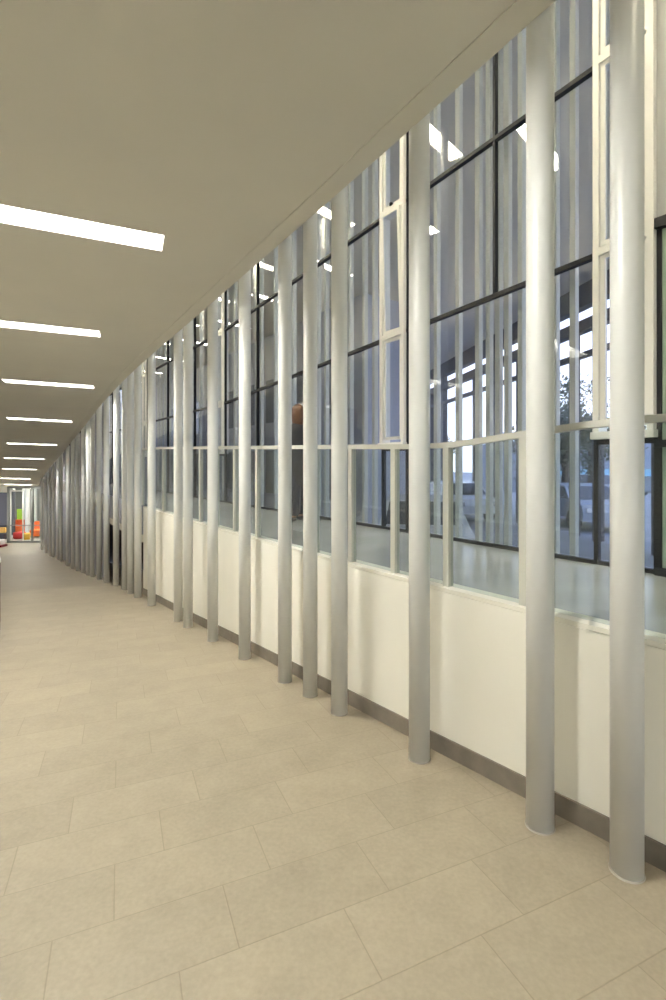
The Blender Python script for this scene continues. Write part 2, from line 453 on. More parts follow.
# ------------------------------------------------------------------ ceiling lights
LB = .40
def on_ceiling(px, py):
    a = (px - CX) / F; D = 1.5
    while D < 30:
        if YH - F * zc(a * D, D) / D >= py: break
        D += .005
    return a * D, D
LIT = [on_ceiling(*q) for q in ((163, 243), (100, 334), (94, 387), (72, 421.5), (57, 445), (45, 459), (36.5, 469.5), (30.5, 479))] + [(-18.45, 30.2)]
print('LIGHTS', [(round(a, 2), round(b, 2)) for a, b in LIT])
extra = [(-.05, 1.85), (1.9, -.6)]
LL = ['nearest bright strip light in the ceiling, cut off by the left edge', 'second nearest ceiling strip light, reaching the left edge of the picture',
      'third ceiling strip light from the camera, first one seen whole', 'fourth ceiling strip light from the camera', 'fifth ceiling strip light from the camera',
      'sixth ceiling strip light from the camera', 'seventh ceiling strip light from the camera, far along', 'second farthest ceiling strip light, close to the glazed doors',
      'farthest and dimmest ceiling strip light just before the glazed doors', 'ceiling strip light above the camera', 'ceiling strip light just behind the camera', 'ceiling strip light at the back of the hall']
def strip_light(xr, yr, label, zfun, lampmat, L=1.65, W=.26, group='recessed strip lights in the sloping ceiling', well=None):
    e = Vector((math.cos(LB), math.sin(LB))); q = Vector((-math.sin(LB), math.cos(LB)))
    def pt(a, b, dz):
        p = Vector((xr, yr)) + e * a + q * b
        return Vector((p.x, p.y, zfun(p.x, p.y) + EYE + dz))
    root = empty('ceiling_light', pt(-L / 2, 0, 0)); tag(root, label, 'ceiling light', group)
    r = W / 2; h = WELL if well is not None else 0
    def cuts(m, a0, a1, b0, b1, z0, z1, n=6):
        for k in range(n):
            p0 = a0 + (a1 - a0) * k / n; p1 = a0 + (a1 - a0) * (k + 1) / n
            m.hexa([pt(p0, b0, z0), pt(p1, b0, z0), pt(p1, b1, z0), pt(p0, b1, z0), pt(p0, b0, z1), pt(p1, b0, z1), pt(p1, b1, z1), pt(p0, b1, z1)])
    if well is not None:
        t = .004; m = well; a0, a1, b0, b1 = -L - t, t, -r - t, r + t
        c = [pt(a0, b0, -.05), pt(a1, b0, -.05), pt(a1, b1, -.05), pt(a0, b1, -.05), pt(a0, b0, h + .03), pt(a1, b0, h + .03), pt(a1, b1, h + .03), pt(a0, b1, h + .03)]
        m.hexa(c)
    m = MB(); cuts(m, -L + .003, -.003, -r + .003, r - .003, h, h + .015); m.build('diffuser', lampmat, root)
    t = .006 if well is not None else .014; zz0 = -.003 if well is not None else -.016; zz1 = h + .02
    m = MB(); cuts(m, -L - .003, .003, r - .001, r + .003 if well is not None else r + t, zz0, zz1); cuts(m, -L - .003, .003, -r - .003 if well is not None else -r - t, -r + .001, zz0, zz1)
    cuts(m, -L - .003, -L + .001, -r, r, zz0, zz1, 1); cuts(m, -.001, .003, -r, r, zz0, zz1, 1)
    m.build('trim_frame', 'lamp_frame', root)
WELL = .19
wells = MB()
for k, ((x, y), lb) in enumerate(zip(LIT + extra, LL)): strip_light(x, y, lb, zc, 'lamp', L=1.95 if k < 2 else 1.45, well=wells)
wo = wells.build('light_wells', 'lamp_frame'); weld(wo)
bm_ = ce.modifiers.new('wells', 'BOOLEAN'); bm_.object = wo; bm_.solver = 'EXACT'
bpy.context.view_layer.update()
dg = bpy.context.evaluated_depsgraph_get(); nm = bpy.data.meshes.new_from_object(ce.evaluated_get(dg))
ce.modifiers.clear(); ce.data = nm
bpy.data.objects.remove(wo)
print('CEILING', len(nm.polygons), [m_.name for m_ in nm.materials])
UPS = (-3.5, -.6, 2.3, 5.2, 8.1, 11.2, 14.3, 17.5, 21, 25, 29, 33)  # two rows of unseen lamps added for light and reflections
for i, s in enumerate(UPS):
    p = P(s, 2.9)
    strip_light(p.x, p.y, 'strip light high above the gallery void, ' + ['nearest the camera end' if i == 0 else 'number %s along from the camera end' % ['', 'two', 'three', 'four', 'five', 'six', 'seven', 'eight', 'nine', 'ten', 'eleven', 'twelve'][i]][0], lambda x, y: ZU, 'lamp_void', group='strip lights above the gallery void')
for i, s in enumerate(UPS):
    p = P(s - .8, 1.2)
    strip_light(p.x, p.y, 'strip light over the upper storey floor, ' + ['nearest the camera end' if i == 0 else 'number %s along from the camera end' % ['', 'two', 'three', 'four', 'five', 'six', 'seven', 'eight', 'nine', 'ten', 'eleven', 'twelve'][i]][0], lambda x, y: ZU, 'lamp_up', group='strip lights over the upper storey')

# ------------------------------------------------------------------ balustrade on the parapet
root = empty('glass_balustrade', P(3, NP(3) + .06, ZP)); tag(root, 'grey steel and glass balustrade standing on the low cream wall', 'balustrade')
BN = lambda s: NP(s) + .055
RZ = .15
def s_curve(px):
    s = 3.0
    for _ in range(20): s = s_of(px, BN(s))
    return s
RT = []
for px, py in ((614, 421), (525, 434), (448, 445.9), (404, 446.7), (345, 446.8), (250, 447.5), (160, 448)):
    s = s_curve(px); RT.append((s, (YH - py) / F * P(s, BN(s)).y))
RZ = lambda s: smooth(RT, s, .15)
m = MB(); sb = frange(-5.9, PE + 1.2, 76)
for s0, s1 in zip(sb, sb[1:]):
    c = []
    for dz in (-.017, .016):
        for s, dn in ((s1, -.025), (s0, -.025), (s0, .025), (s1, .025)): c.append(P(s, BN(s) + dn, RZ(s) + dz))
    m.hexa(c)
m.build('handrail', 'steel', root)
ps = [s_curve(px) for px in (618, 525, 448, 395, 352, 316, 286, 258, 235.5, 217, 201, 184, 163.7, 150, 143)]
ps = [ps[0] - .46 * k for k in range(10, 0, -1)] + ps
for s in ps:
    m = MB(); m.sbox(s - .022, s + .022, BN(s) - .022, BN(s) + .022, ZP, RZ(s) - .015); m.build('post', 'steel', root)
for a, b in zip(ps, ps[1:]):
    m = MB(); m.hexa([P(b - .025, BN(b) - .004, ZP + .004), P(a + .025, BN(a) - .004, ZP + .004), P(a + .025, BN(a) + .004, ZP + .004), P(b - .025, BN(b) + .004, ZP + .004),
                      P(b - .025, BN(b) - .004, RZ(b) - .018), P(a + .025, BN(a) - .004, RZ(a) - .018), P(a + .025, BN(a) + .004, RZ(a) - .018), P(b - .025, BN(b) + .004, RZ(b) - .018)])
    m.build('glass_panel', 'glass_rail', root)

# ------------------------------------------------------------------ façade
def dofs(s): return NX * s + ND * FN
def tz(base, s): return base - .07 * max(-1.0, min(6.0, dofs(s) - 3.8))
T2 = lambda s: tz(1.60, s)
T1 = lambda s: tz(3.05, s)
T0 = lambda s: tz(4.5, s)
fins_px = [664.5, 571.5, 553, 519.6, 506, 497, 487.6, 477, 457.3, 435.6, 419, 374, 364, 350, 341, 326, 318]
fins = [s_of(px, FN + .1) for px in fins_px]
s = 6.2
random.seed(11)
while s < 36: fins.append(s); s += random.choice((.3, .36, .44, .52, .6))
wn = [0]
def bay(s0, s1, mids, label, gmat='glass'):
    wn[0] += 1
    root = empty('window_%d' % wn[0], P((s0 + s1) / 2, FN, ZG)); struct(root, label, 'window')
    # sill, head, transoms
    m = MB(); m.sbar(s0, s1, FN - .03, FN + .02, ZG, ZG, .03); m.build('sill', 'black', root)
    for T in (T2, T1, T0):
        m = MB(); m.sbar(s0, s1, FN - .03, FN + .02, T(s0) - .02, T(s1) - .02, .038); m.build('transom', 'black', root)
    m = MB(); m.sbox(s0 - .014, s0 + .014, FN - .025, FN + .02, ZG, ZU); m.build('mullion', 'black', root)
    m = MB(); m.sbox(s1 - .014, s1 + .014, FN - .025, FN + .02, ZG, ZU); m.build('mullion', 'black', root)
    for sm in mids:
        m = MB(); m.sbar(sm - .013, sm + .013, FN - .025, FN + .02, T2(sm), T2(sm), ZU - T2(sm)); m.build('mullion', 'black', root)
    levels = [lambda s: ZG + .04, T2, T1, T0, lambda s: ZU]
    for a, b in zip(levels, levels[1:]):
        m = MB(); o = 0
        m.hexa([P(s1, FN, a(s1)), P(s0, FN, a(s0)), P(s0, FN + .006, a(s0)), P(s1, FN + .006, a(s1)), P(s1, FN, b(s1)), P(s0, FN, b(s0)), P(s0, FN + .006, b(s0)), P(s1, FN + .006, b(s1))])
        m.build('pane', gmat, root)
    for sf in fins:
        if s0 + .03 < sf <= s1 + .0:
            m = MB(); m.sbox(sf - .048, sf, FN + .07, FN + .125, ZG - .1, ZU + .2); m.build('fin', 'fin', root)
    return root
def sash_window(s0, s1, label, tilt=False):
    wn[0] += 1
    root = empty('window_%d' % wn[0], P((s0 + s1) / 2, FN, ZG)); struct(root, label, 'window')
    m = MB(); m.sbox(s0, s1, FN - .02, FN + .02, ZG, ZG + .03); m.sbox(s1 - .018, s1, FN - .02, FN + .02, ZG, .2); m.sbox(s0, s0 + .018, FN - .02, FN + .02, ZG, .2); m.sbox(s0, s1, FN - .02, FN + .02, .14, .18)
    q = m.build('lower_frame', 'black', root); q['label'] = 'black frame below the white window'
    m = MB(); m.sbox(s0 + .02, s1 - .02, FN, FN + .006, ZG + .04, .15); m.build('pane', 'glass', root)
    m = MB(); m.sbox(s0 - .01, s1 + .01, FN - .09, FN + .06, .18, .235); m.build('window_sill', 'frame_white', root, bevel=.004)
    # white outer frame
    fw = .045
    m = MB(); m.sbox(s0, s0 + fw, FN - .07, FN + .06, .2, ZU); m.sbox(s1 - fw, s1, FN - .07, FN + .06, .2, ZU); m.build('window_frame', 'frame_white', root)
    lv = [lambda s: .235, T2, T1, T0, lambda s: ZU]
    for T in (T2, T1, T0):
        m = MB(); sm = (s0 + s1) / 2; m.sbar(s0 + fw, s1 - fw, FN - .07, FN + .06, T(s0) - .03, T(s1) - .03, .06); m.build('frame_rail', 'frame_white', root)
    for k, (a, b) in enumerate(zip(lv, lv[1:])):
        za = a((s0 + s1) / 2) + .032; zb = b((s0 + s1) / 2) - .032
        op = .045 if (tilt and k == 1) else 0
        i0, i1 = s0 + fw + .004, s1 - fw - .004; sw = .035
        m = MB()
        def slab(a0, a1, c0, c1, dn0=0.0, dn1=.03):
            # c heights; sash leans inwards at the top when tilted
            def n_at(z): return FN - .05 - op * (z - za) / (zb - za)
            m.hexa([P(a1, n_at(c0) + dn0, c0), P(a0, n_at(c0) + dn0, c0), P(a0, n_at(c0) + dn1, c0), P(a1, n_at(c0) + dn1, c0),
                    P(a1, n_at(c1) + dn0, c1), P(a0, n_at(c1) + dn0, c1), P(a0, n_at(c1) + dn1, c1), P(a1, n_at(c1) + dn1, c1)])
        slab(i0, i0 + sw, za, zb); slab(i1 - sw, i1, za, zb); slab(i0 + sw, i1 - sw, za, za + sw); slab(i0 + sw, i1 - sw, zb - sw, zb)
        sh = m.build('sash', 'frame_white', root)
        m = MB(); slab(i0 + sw, i1 - sw, za + sw, zb - sw, .012, .018)
        pn = m.build('pane', 'glass', sh); pn.location = (0, 0, 0)
        for v in pn.data.vertices: v.co = v.co - Vector(root.location)
        if k == 2:
            m = MB(); zc_ = zb - .02 if k == 1 else za + .012
            c = P((i0 + i1) / 2, FN - .075 - (op if k == 1 else 0), zc_)
            m.sbox((i0 + i1) / 2 - .012, (i0 + i1) / 2 + .012, FN - .085 - op, FN - .05 - op, zc_ - .015, zc_ + .02)
            h = m.build('latch', 'black', sh)
            for v in h.data.vertices: v.co = v.co - Vector(root.location)
    for sf in fins:
        if s0 + .03 < sf <= s1:
            m = MB(); m.sbox(sf - .048, sf, FN + .07, FN + .125, ZG - .1, ZU + .2); m.build('fin', 'fin', root)
    return root
B0, B1 = 1.52, 1.94
A0, A1 = 4.03, 4.44
# right end: black framed green glass with pale panel above
wn[0] += 1
root = empty('door_1', P(0, FN, ZG)); struct(root, 'black framed greenish glass door unit at the right edge', 'door')
m = MB(); s0, s1 = -2.4, B0 - .0
m.sbox(s1 - .03, s1, FN - .02, FN + .03, ZG, 1.70); m.sbox(s0, s1, FN - .06, FN + .05, 1.63, 1.70); m.sbox(s0, s1, FN - .06, FN + .05, ZG, ZG + .05)
m.sbox(.55, .60, FN - .06, FN + .05, ZG, 1.63); m.sbox(-.5, -.45, FN - .06, FN + .05, ZG, 1.63); m.sbox(s0, s1, FN - .06, FN + .05, .11, .16)
m.build('door_frame', 'black', root)
m = MB(); m.sbox(s0, s1 - .03, FN - .005, FN + .01, ZG + .05, 1.63); m.build('glass_panel', mat('green_tinted_panel', (.36, .45, .36), .12), root)
m = MB(); m.sbox(-6, B0, FN - .02, FN + .1, 1.70, ZU); struct(m.build('wall_gable', flat('grey_wall_paint', (.42, .42, .41), .6)), 'pale panel above the black framed glass door', 'wall')
m = MB(); m.sbox(-6, s0, FN - .02, FN + .1, ZG, 1.70); struct(m.build('wall_gable_low', 'white_wall'), 'pale wall panel beside the glass door', 'wall')
sash_window(B0, B1, 'narrow white window beside the nearest column')
bay(B1, A0, [2.87], 'tall black framed glazing between the two white windows')
sash_window(A0, A1, 'narrow white window with one tilted sash left of the third column', tilt=True)
NAMES = [(A1, 6.1), (6.1, 7.77), (7.77, 9.2), 'S', (9.6, 10.96), (10.96, 13), (13, 15), 'S2', (15.4, 17.6), (17.6, 20), (20, 22.5), (22.5, 25), (25, 28), (28, 32), (32, 36.4)]
for q in NAMES:
    if q == 'S': sash_window(9.2, 9.6, 'narrow white window left of the eighth column')
    elif q == 'S2': sash_window(15.0, 15.4, 'narrow white window near the eleventh column')
    else: bay(q[0], q[1], [], 'tall black framed glazing bay farther along the gallery')

# ------------------------------------------------------------------ end of the corridor: glazed doors, room behind
zl = zf(-18.5, 30.5)
def Zb(py, D): return (YH - py) / F * D + EYE
def Xp(px, D): return (px - CX) / F * D
D = ENDY
wn_top = Zb(486.5, D); wf = zl + EYE
m = MB(); m.box(-23.5, -14.8, D, D + .2, Zb(486.5, D), ZU + EYE); struct(m.build('wall_end', 'white_wall'), 'white wall above the glazed doors at the far end', 'wall')
m = MB(); m.box(-23.5, Xp(7.2, D), D, D + .15, Zb(492.5, D), Zb(486.5, D)); struct(m.build('trim_4', 'frame_white'), 'white bulkhead over the opening at the far left', 'trim')
root = empty('door_2', (Xp(20, D), D, wf)); struct(root, 'grey framed glazed doors at the far end of the ramp', 'door')
def fr(x0, x1, y0, y1, name, mt, D=D, d=.08):
    m = MB(); m.box(Xp(x0, D), Xp(x1, D), D, D + d, Zb(y1, D), Zb(y0, D)); return m.build(name, mt, root)
fr(6.8, 9.2, 487, 543, 'post', 'grey_frame'); fr(31, 32.6, 488, 543, 'post', 'grey_frame'); fr(6.8, 42, 486.5, 488.6, 'head', 'grey_frame')
fr(6.8, 42, 540.8, 543, 'threshold', 'grey_frame')
fr(10, 11, 490.8, 540.6, 'leaf_frame', 'frame_white', d=.05); fr(22.2, 23.4, 490.8, 540.6, 'leaf_frame', 'frame_white', d=.05); fr(11, 22.2, 490.4, 491.6, 'leaf_frame', 'frame_white', d=.05)
fr(9.2, 40, 525, 525.8, 'push_bar', 'grey_frame', d=.06)
fr(9.2, 31, 488.8, 540.6, 'pane', 'glass_rail', D=D + .03, d=.006); fr(32.6, 41, 488.8, 540.6, 'pane', 'glass_rail', D=D + .03, d=.006)
# room beyond
m = MB(); m.box(-30, -12, 41, 41.2, wf - .1, wf + 6.5); struct(m.build('wall_room', flat('room_grey', (.22, .22, .21), .7)), 'back wall of the play room', 'wall')
m = MB(); m.box(-27, -26.8, 30.7, 41, wf - .1, wf + 5); m.box(-14.2, -14, 30.7, 41, wf - .1, wf + 5); struct(m.build('wall_room_side', 'white_wall'), 'side walls of the far room', 'wall')
m = MB(); m.box(-30, -12, 30.9, 41, Zb(487, D) + .02, Zb(487, D) + .2); struct(m.build('ceiling_room', 'white_wall'), 'ceiling of the room beyond the doors', 'ceiling')
m = MB(); m.box(-30, -12, 30.7, 41, wf - .06, wf + .002); struct(m.build('floor_room', flat('vinyl', (.5, .48, .42), .4)), 'pale floor of the room beyond the doors', 'floor')
for k, (px, wd_) in enumerate(((13.5, .25), (27.5, .32), (35.5, .2), (24, .25))):
    Dp = 38 if k != 1 else 34
    m = MB(); x = Xp(px, Dp); m.tube([(x, Dp, wf), (x, Dp, Zb(487, D))], wd_ / 2, 20)
    tag(m.build('room_pillar', 'frame_white' if k == 1 else 'column', smooth=False, loc=(x, Dp, wf)), ['grey pillar behind the left door leaf', 'bright white pillar behind the glazed doors', 'grey pillar behind the right hand pane', 'slim grey pillar beside the bright white one'][k], 'pillar', 'pillars in the room beyond the doors')
for k, (x0, yc_) in enumerate(((-24.6, 33.6), (-23.2, 33.9))):  # added sheets, their dark colour gives the dimness of the opening
    m = MB(); m.box(x0, x0 + (1.1 if k == 0 else 1.25), yc_ - .1, yc_ + .1, wf, wf + 3.0); tag(m.build('dark_curtain', flat('curtain%d' % k, (.10, .10, .11), .8), loc=(x0, yc_, wf)), ['dark curtain at the back of the far room, left', 'dark curtain at the back of the far room, right'][k], 'curtain')
for k, (x, y) in enumerate(((-19.3, 32.6), (-21, 35.5), (-24, 38))):
    root2 = empty('ceiling_light', (x, y, Zb(487, D))); tag(root2, ['ceiling light of the far room just behind the glazed doors', 'ceiling light in the middle of the far room', 'ceiling light at the back of the far room'][k], 'ceiling light', 'lights in the far room')
    m = MB(); m.box(x - .8, x + .8, y - .12, y + .12, Zb(487, D) - .03, Zb(487, D) + .02); m.build('diffuser', 'lamp', root2)
# furniture in the far room
def sofa(name, label, cx, cy, w, d, hs, hb, c, arms=True):
    root = empty(name, (cx, cy, wf)); tag(root, label, 'sofa' if w > 1 else 'armchair')
    mt = flat(name + '_fabric', c, .7)
    m = MB(); m.box(cx - w / 2, cx + w / 2, cy - d / 2, cy + d / 2, wf + .08, wf + hs); m.build('seat', mt, root, bevel=.05, seg=3)
    m = MB(); m.box(cx - w / 2, cx + w / 2, cy + d / 2 - .18, cy + d / 2, wf + hs - .02, wf + hb); m.build('backrest', mt, root, bevel=.05, seg=3)
    if arms:
        for q in (-1, 1):
            m = MB(); x = cx + q * (w / 2 - .08); m.box(x - .08, x + .08, cy - d / 2, cy + d / 2 - .18, wf + hs - .02, wf + hs + .18); m.build('armrest', mt, root, bevel=.03)
    for sx in (-1, 1):
        for sy in (-1, 1):
            m = MB(); m.box(cx + sx * (w / 2 - .08) - .02, cx + sx * (w / 2 - .08) + .02, cy + sy * (d / 2 - .08) - .02, cy + sy * (d / 2 - .08) + .02, wf, wf + .09); m.build('leg', 'black', root)
sofa('orange_sofa', 'orange sofa behind the left glazed door leaf', Xp(17, 34.5), 34.5, 1.25, .8, .55, .95, (.95, .17, .03))
sofa('orange_armchair', 'orange armchair behind the right hand glass pane', Xp(37, 33), 33.0, .62, .7, .5, 1.02, (.98, .2, .03), False)
def pouf(name, label, cx, cy, r, h, c):
    m = MB(); m.lathe([(0, 0), (r * .85, 0), (r, h * .15), (r * 1.03, h * .5), (r, h * .88), (r * .85, h), (0, h)], (cx, cy, wf), 28)
    tag(m.build(name, flat(name + '_fabric', c, .7), smooth=True, loc=(cx, cy, wf)), label, 'pouf')
pouf('red_pouf', 'large red pouf in front of the orange sofa', Xp(19.5, 32.3), 32.3, .36, .42, (.72, .03, .03))
pouf('yellow_pouf', 'yellow pouf beside the red one beyond the doors', Xp(28.4, 32.0), 31.85, .19, .42, (.98, .55, .05))
m = MB(); x = Xp(20, 37); m.box(x - .17, x + .17, 36.9, 37, wf + .1, Zb(509, 37)); tag(m.build('green_panel', flat('lime', (.42, .72, .04), .5), bevel=.01, loc=(x, 37, wf + .1)), 'lime green upright panel behind the orange sofa', 'panel')
# gold cushion on a dark armchair at the far left opening
sofa('dark_armchair', 'dark armchair in the opening at the far left', Xp(2, 31.6), 31.6, .8, .7, .45, .95, (.05, .05, .06), False)
m = MB(); m.box(Xp(2.8, 31.4) - .2, Xp(2.8, 31.4) + .22, 31.3, 31.45, wf + .5, wf + .85); tag(m.build('gold_cushion', flat('gold_cloth', (.75, .45, .12), .7), bevel=.05, seg=3), 'gold cushion on the dark armchair at the far left', 'cushion')
# white ride-on trolley at the left edge, far down the ramp
x, y = on_ramp(3, 547.5); z = zf(x, y) + EYE
x -= .3
root = empty('low_bench', (x - .4, y, z)); tag(root, 'low white bench with dark red base at far left edge', 'bench')
m = MB(); m.box(x - .9, x + .12, y, y + .5, z + .12, z + .42); m.build('seat', 'frame_white', root, bevel=.04, seg=3)
m = MB(); m.box(x - .9, x + .22, y - .03, y + .53, z + .0, z + .13); m.build('base', flat('dark_red', (.22, .02, .03), .5), root, bevel=.02)
# trolley cut by the left edge
x, y = on_ramp(0.6, 638); z = zf(x, y) + EYE
FT_ = Matrix.Translation((x, y, z)) @ Matrix.Rotation(math.radians(37), 4, 'Z')
root = empty('trolley', FT_ @ Vector((-.3, .2, 0))); tag(root, 'dark maroon trolley on small castors cut off at left edge', 'trolley')
mr = flat('maroon_paint', (.13, .03, .035), .5)
m = MB(); m.box(-.55, 0, .02, .42, .16, .86, FT_); m.build('body', mr, root, bevel=.015)
m = MB(); m.box(-.57, .006, 0, .44, .86, .90, FT_); m.build('top', 'frame_white', root, bevel=.01)
m = MB(); m.tube([FT_ @ Vector(p) for p in ((-.5, .05, .9), (-.5, .05, .97), (-.5, .39, .97), (-.5, .39, .9))], .012, 10); m.build('handle', 'chrome', root)
for sx in (-.5, -.02):
    for sy in (.06, .38):
        m = MB(); m.tube([FT_ @ Vector((sx - .014, sy, .045)), FT_ @ Vector((sx + .014, sy, .045))], .045, 18)
        w_ = m.build('castor', 'rubber', root)
        m = MB(); m.box(sx - .02, sx + .02, sy - .02, sy + .02, .08, .165, FT_); m.v = [v - root.location for v in m.v]
        f_ = m.build('fork', 'chrome', w_)

# ------------------------------------------------------------------ person walking in the gallery
def skin_obj(name, pts, edges, m, parent, root=0, sub=2):
    me = bpy.data.meshes.new(name); o = bpy.data.objects.new(name, me)
    me.from_pydata([p[:3] for p in pts], edges, []); me.update(); COL.objects.link(o); o.parent = parent
    sk = o.modifiers.new('skin', 'SKIN'); 
    if not me.skin_vertices:
        me.attributes.new('skin', 'FLOAT', 'POINT') if False else None
    for i, p in enumerate(pts):
        v = me.skin_vertices[0].data[i]; r = p[3]; v.radius = (r, p[4] if len(p) > 4 else r); v.use_root = (i == root)
    sk.use_smooth_shade = True
    sb = o.modifiers.new('sub', 'SUBSURF'); sb.levels = sub; sb.render_levels = sub
    me.materials.append(m)
    return o
def person(loc, rot, label):
    root = empty('person', loc); root.rotation_euler = (0, 0, rot); tag(root, label, 'person')
    skin = flat('skin', (.55, .34, .25), .5); coat = flat('black_coat', (.03, .03, .035), .7); hair = mat('brown_hair', (.10, .045, .02), .5, var=.3, vscale=30); shoe = flat('dark_shoes', (.03, .025, .025), .5); trs = flat('dark_trousers', (.035, .035, .05), .8)
    # body facing +Y ; x sideways
    pts = [(0, 0, .93, .13, .10), (0, 0, 1.12, .115, .09), (0, -.01, 1.30, .14, .10), (0, -.01, 1.42, .09, .07), (0, 0, 1.50, .05, .05), (0, .01, 1.56, .05, .055), (0, .015, 1.66, .072, .088), (0, .01, 1.73, .055, .065)]
    ed = [(i, i + 1) for i in range(7)]
    def chain(base, lst):
        k = base
        for p in lst: pts.append(p); ed.append((k, len(pts) - 1)); k = len(pts) - 1
        return k
    for q in (-1, 1):
        chain(0, [(q * .09, 0, .86, .085), (q * .10, q * .10, .5, .058), (q * .10, q * .06 - .02, .10, .038), (q * .105, q * .06 + .10, .045, .035)])
        h = chain(3, [(q * .16, 0, 1.39, .055), (q * .22, -q * .04, 1.12, .042), (q * .235, -q * .01 + .06, .88, .027), (q * .235, -q * .01 + .075, .83, .03, .018), (q * .235, -q * .01 + .085, .785, .032, .014)])
        for j, (dy, ln) in enumerate(((-.03, .062), (-.01, .075), (.01, .07), (.028, .055))):
            chain(h, [(q * .235, -q * .01 + .085 + dy, .755, .009), (q * .23, -q * .01 + .09 + dy, .755 - ln * .55, .008), (q * .222, -q * .01 + .092 + dy, .755 - ln, .006)])
        chain(h - 1, [(q * .225, -q * .01 + .115, .80, .01), (q * .22, -q * .01 + .13, .765, .008)])
    skin_obj('body', pts, ed, skin, root)
    # nose, ears
    m = MB(); L0 = Vector(root.location)
    def loc_mesh(mb, name, mt, smooth=True, sub=0):
        me = bpy.data.meshes.new(name); me.from_pydata([tuple(v) for v in mb.v], [], mb.f); me.update(); me.materials.append(mt)
        me.polygons.foreach_set('use_smooth', [smooth] * len(me.polygons))
        o = bpy.data.objects.new(name, me); COL.objects.link(o); o.parent = root
        if sub: s_ = o.modifiers.new('sub', 'SUBSURF'); s_.levels = s_.render_levels = sub
        return o
    m.tube([(0, .085, 1.665), (0, .112, 1.64), (0, .10, 1.632)], [.008, .013, .008], 8); loc_mesh(m, 'nose', skin)
    m = MB()
    for q in (-1, 1): m = MB(); m.tube([(q * .03 - .009, .088, 1.672), (q * .03 + .009, .088, 1.672)], [.007, .007], 8); loc_mesh(m, 'eye', flat('eyes', (.05, .04, .04), .3))
    m = MB(); m.tube([(-.022, .088, 1.605), (0, .093, 1.603), (.022, .088, 1.605)], [.003, .006, .003], 8); loc_mesh(m, 'mouth', flat('lips', (.45, .17, .15), .5))
    # hair: shell over skull falling behind to shoulders
    m = MB(); rows = []
    for i in range(9):
        z = 1.775 - i * .042; rr = [.035, .078, .092, .096, .096, .095, .09, .08, .06][i]
        row = []
        for j in range(13):
            a = math.radians(200 + (j - 6) * (23 if i < 3 else 17) + 70); row.append((math.cos(a) * rr * .95, math.sin(a) * rr * 1.08 + .005, z))
        rows.append(row)
    m.grid(rows); h = loc_mesh(m, 'hair', hair); so = h.modifiers.new('s', 'SOLIDIFY'); so.thickness = .018; so.offset = 0
    # coat: lofted around the torso and legs
    m = MB(); prof = [(.07, .06, 1.50), (.155, .10, 1.44), (.20, .125, 1.36), (.195, .13, 1.2), (.165, .125, 1.05), (.19, .15, .9), (.205, .165, .7), (.215, .18, .55)]
    rows = [[(math.cos(2 * math.pi * j / 28) * a, math.sin(2 * math.pi * j / 28) * b, z) for j in range(29)] for a, b, z in prof]
    m.grid(rows); loc_mesh(m, 'coat', coat)
    for q in (-1, 1):
        m = MB(); m.tube([(q * .155, 0, 1.41), (q * .19, -q * .015, 1.3), (q * .225, -q * .04, 1.12), (q * .238, -q * .015 + .05, .9)], [.062, .064, .055, .042], 16); loc_mesh(m, 'sleeve', coat)
        m = MB(); m.tube([(q * .09, 0, .84), (q * .10, q * .10, .5), (q * .10, q * .06 - .02, .10)], [.098, .072, .055], 16); loc_mesh(m, 'trouser_leg', trs)
        m = MB(); m.box(q * .105 - .045, q * .105 + .045, q * .06 - .07, q * .06 + .18, 0, .085); s_ = loc_mesh(m, 'shoe', shoe, sub=2)
    return root
pp = ray(298, 463, 6.6)
pr = person((pp.x, pp.y, ZG + EYE), math.radians(35), 'person in a dark coat with brown hair standing in the gallery behind columns')
pr.scale = (.88, .88, .88)

# ------------------------------------------------------------------ outdoors
GO = -2.15
m = MB(); p0 = [P(-14, FN + .15, GO), P(80, FN + .15, GO), P(80, 90, GO), P(-14, 90, GO)]
m.hexa([p0[3], p0[0], p0[1], p0[2]] and [Vector(v) - Vector((0, 0, .2)) for v in p0] + p0)
struct(m.build('ground', 'ground'), 'grey asphalt street outside', 'ground')
# portico in front of the façade: soffit, dark fascia beams and posts.  local frame: along the street (-.133,.991)
A = Vector((-.133, .991, 0)); Bn = Vector((.991, .133, 0))
def Q(l, n, z): v = A * l + Bn * n; return Vector((v.x, v.y, z + EYE))
def qbox(m, l0, l1, n0, n1, z0, z1):
    m.hexa([Q(l1, n0, z0), Q(l0, n0, z0), Q(l0, n1, z0), Q(l1, n1, z0), Q(l1, n0, z1), Q(l0, n0, z1), Q(l0, n1, z1), Q(l1, n1, z1)])
N0 = 8.9
m = MB()
c1 = P(-5, FN + .3, ZU); c2 = P(39, FN + .3, ZU); c3 = Q(33, N0 + .2, ZU - 0); c4 = Q(-6, N0 + .2, ZU)
c3.z = c4.z = ZU + EYE
m.hexa([c1, c4, c3, c2] + [v + Vector((0, 0, .4)) for v in (c1, c4, c3, c2)])
struct(m.build('ceiling_portico', 'soffit'), 'pale soffit of the portico outside the glass', 'soffit')
root = empty('portico_frame', Q(15, N0, GO)); tag(root, 'dark steel portico frame of posts and beams outside the glass', 'portico')
m = MB(); qbox(m, -4, 30, N0, N0 + .3, 4.45, ZU - .01); m.build('fascia', 'dark_ext', root)
m = MB(); qbox(m, -4, 30, N0, N0 + .25, 3.75, 4.08); m.build('beam', 'dark_ext', root)
m = MB(); qbox(m, -4, 30, N0, N0 + .15, 3.0, 3.16); m.build('beam', 'dark_ext', root)
l = 5.0; k = 0
while l < 30:
    m = MB(); w_ = .16 if k % 3 else .32; qbox(m, l, l + w_, N0, N0 + .25, GO, 4.46 if k % 3 == 0 else 3.76); m.build('post', 'dark_ext', root)
    l += 1.05 if l < 16 else 1.9; k += 1
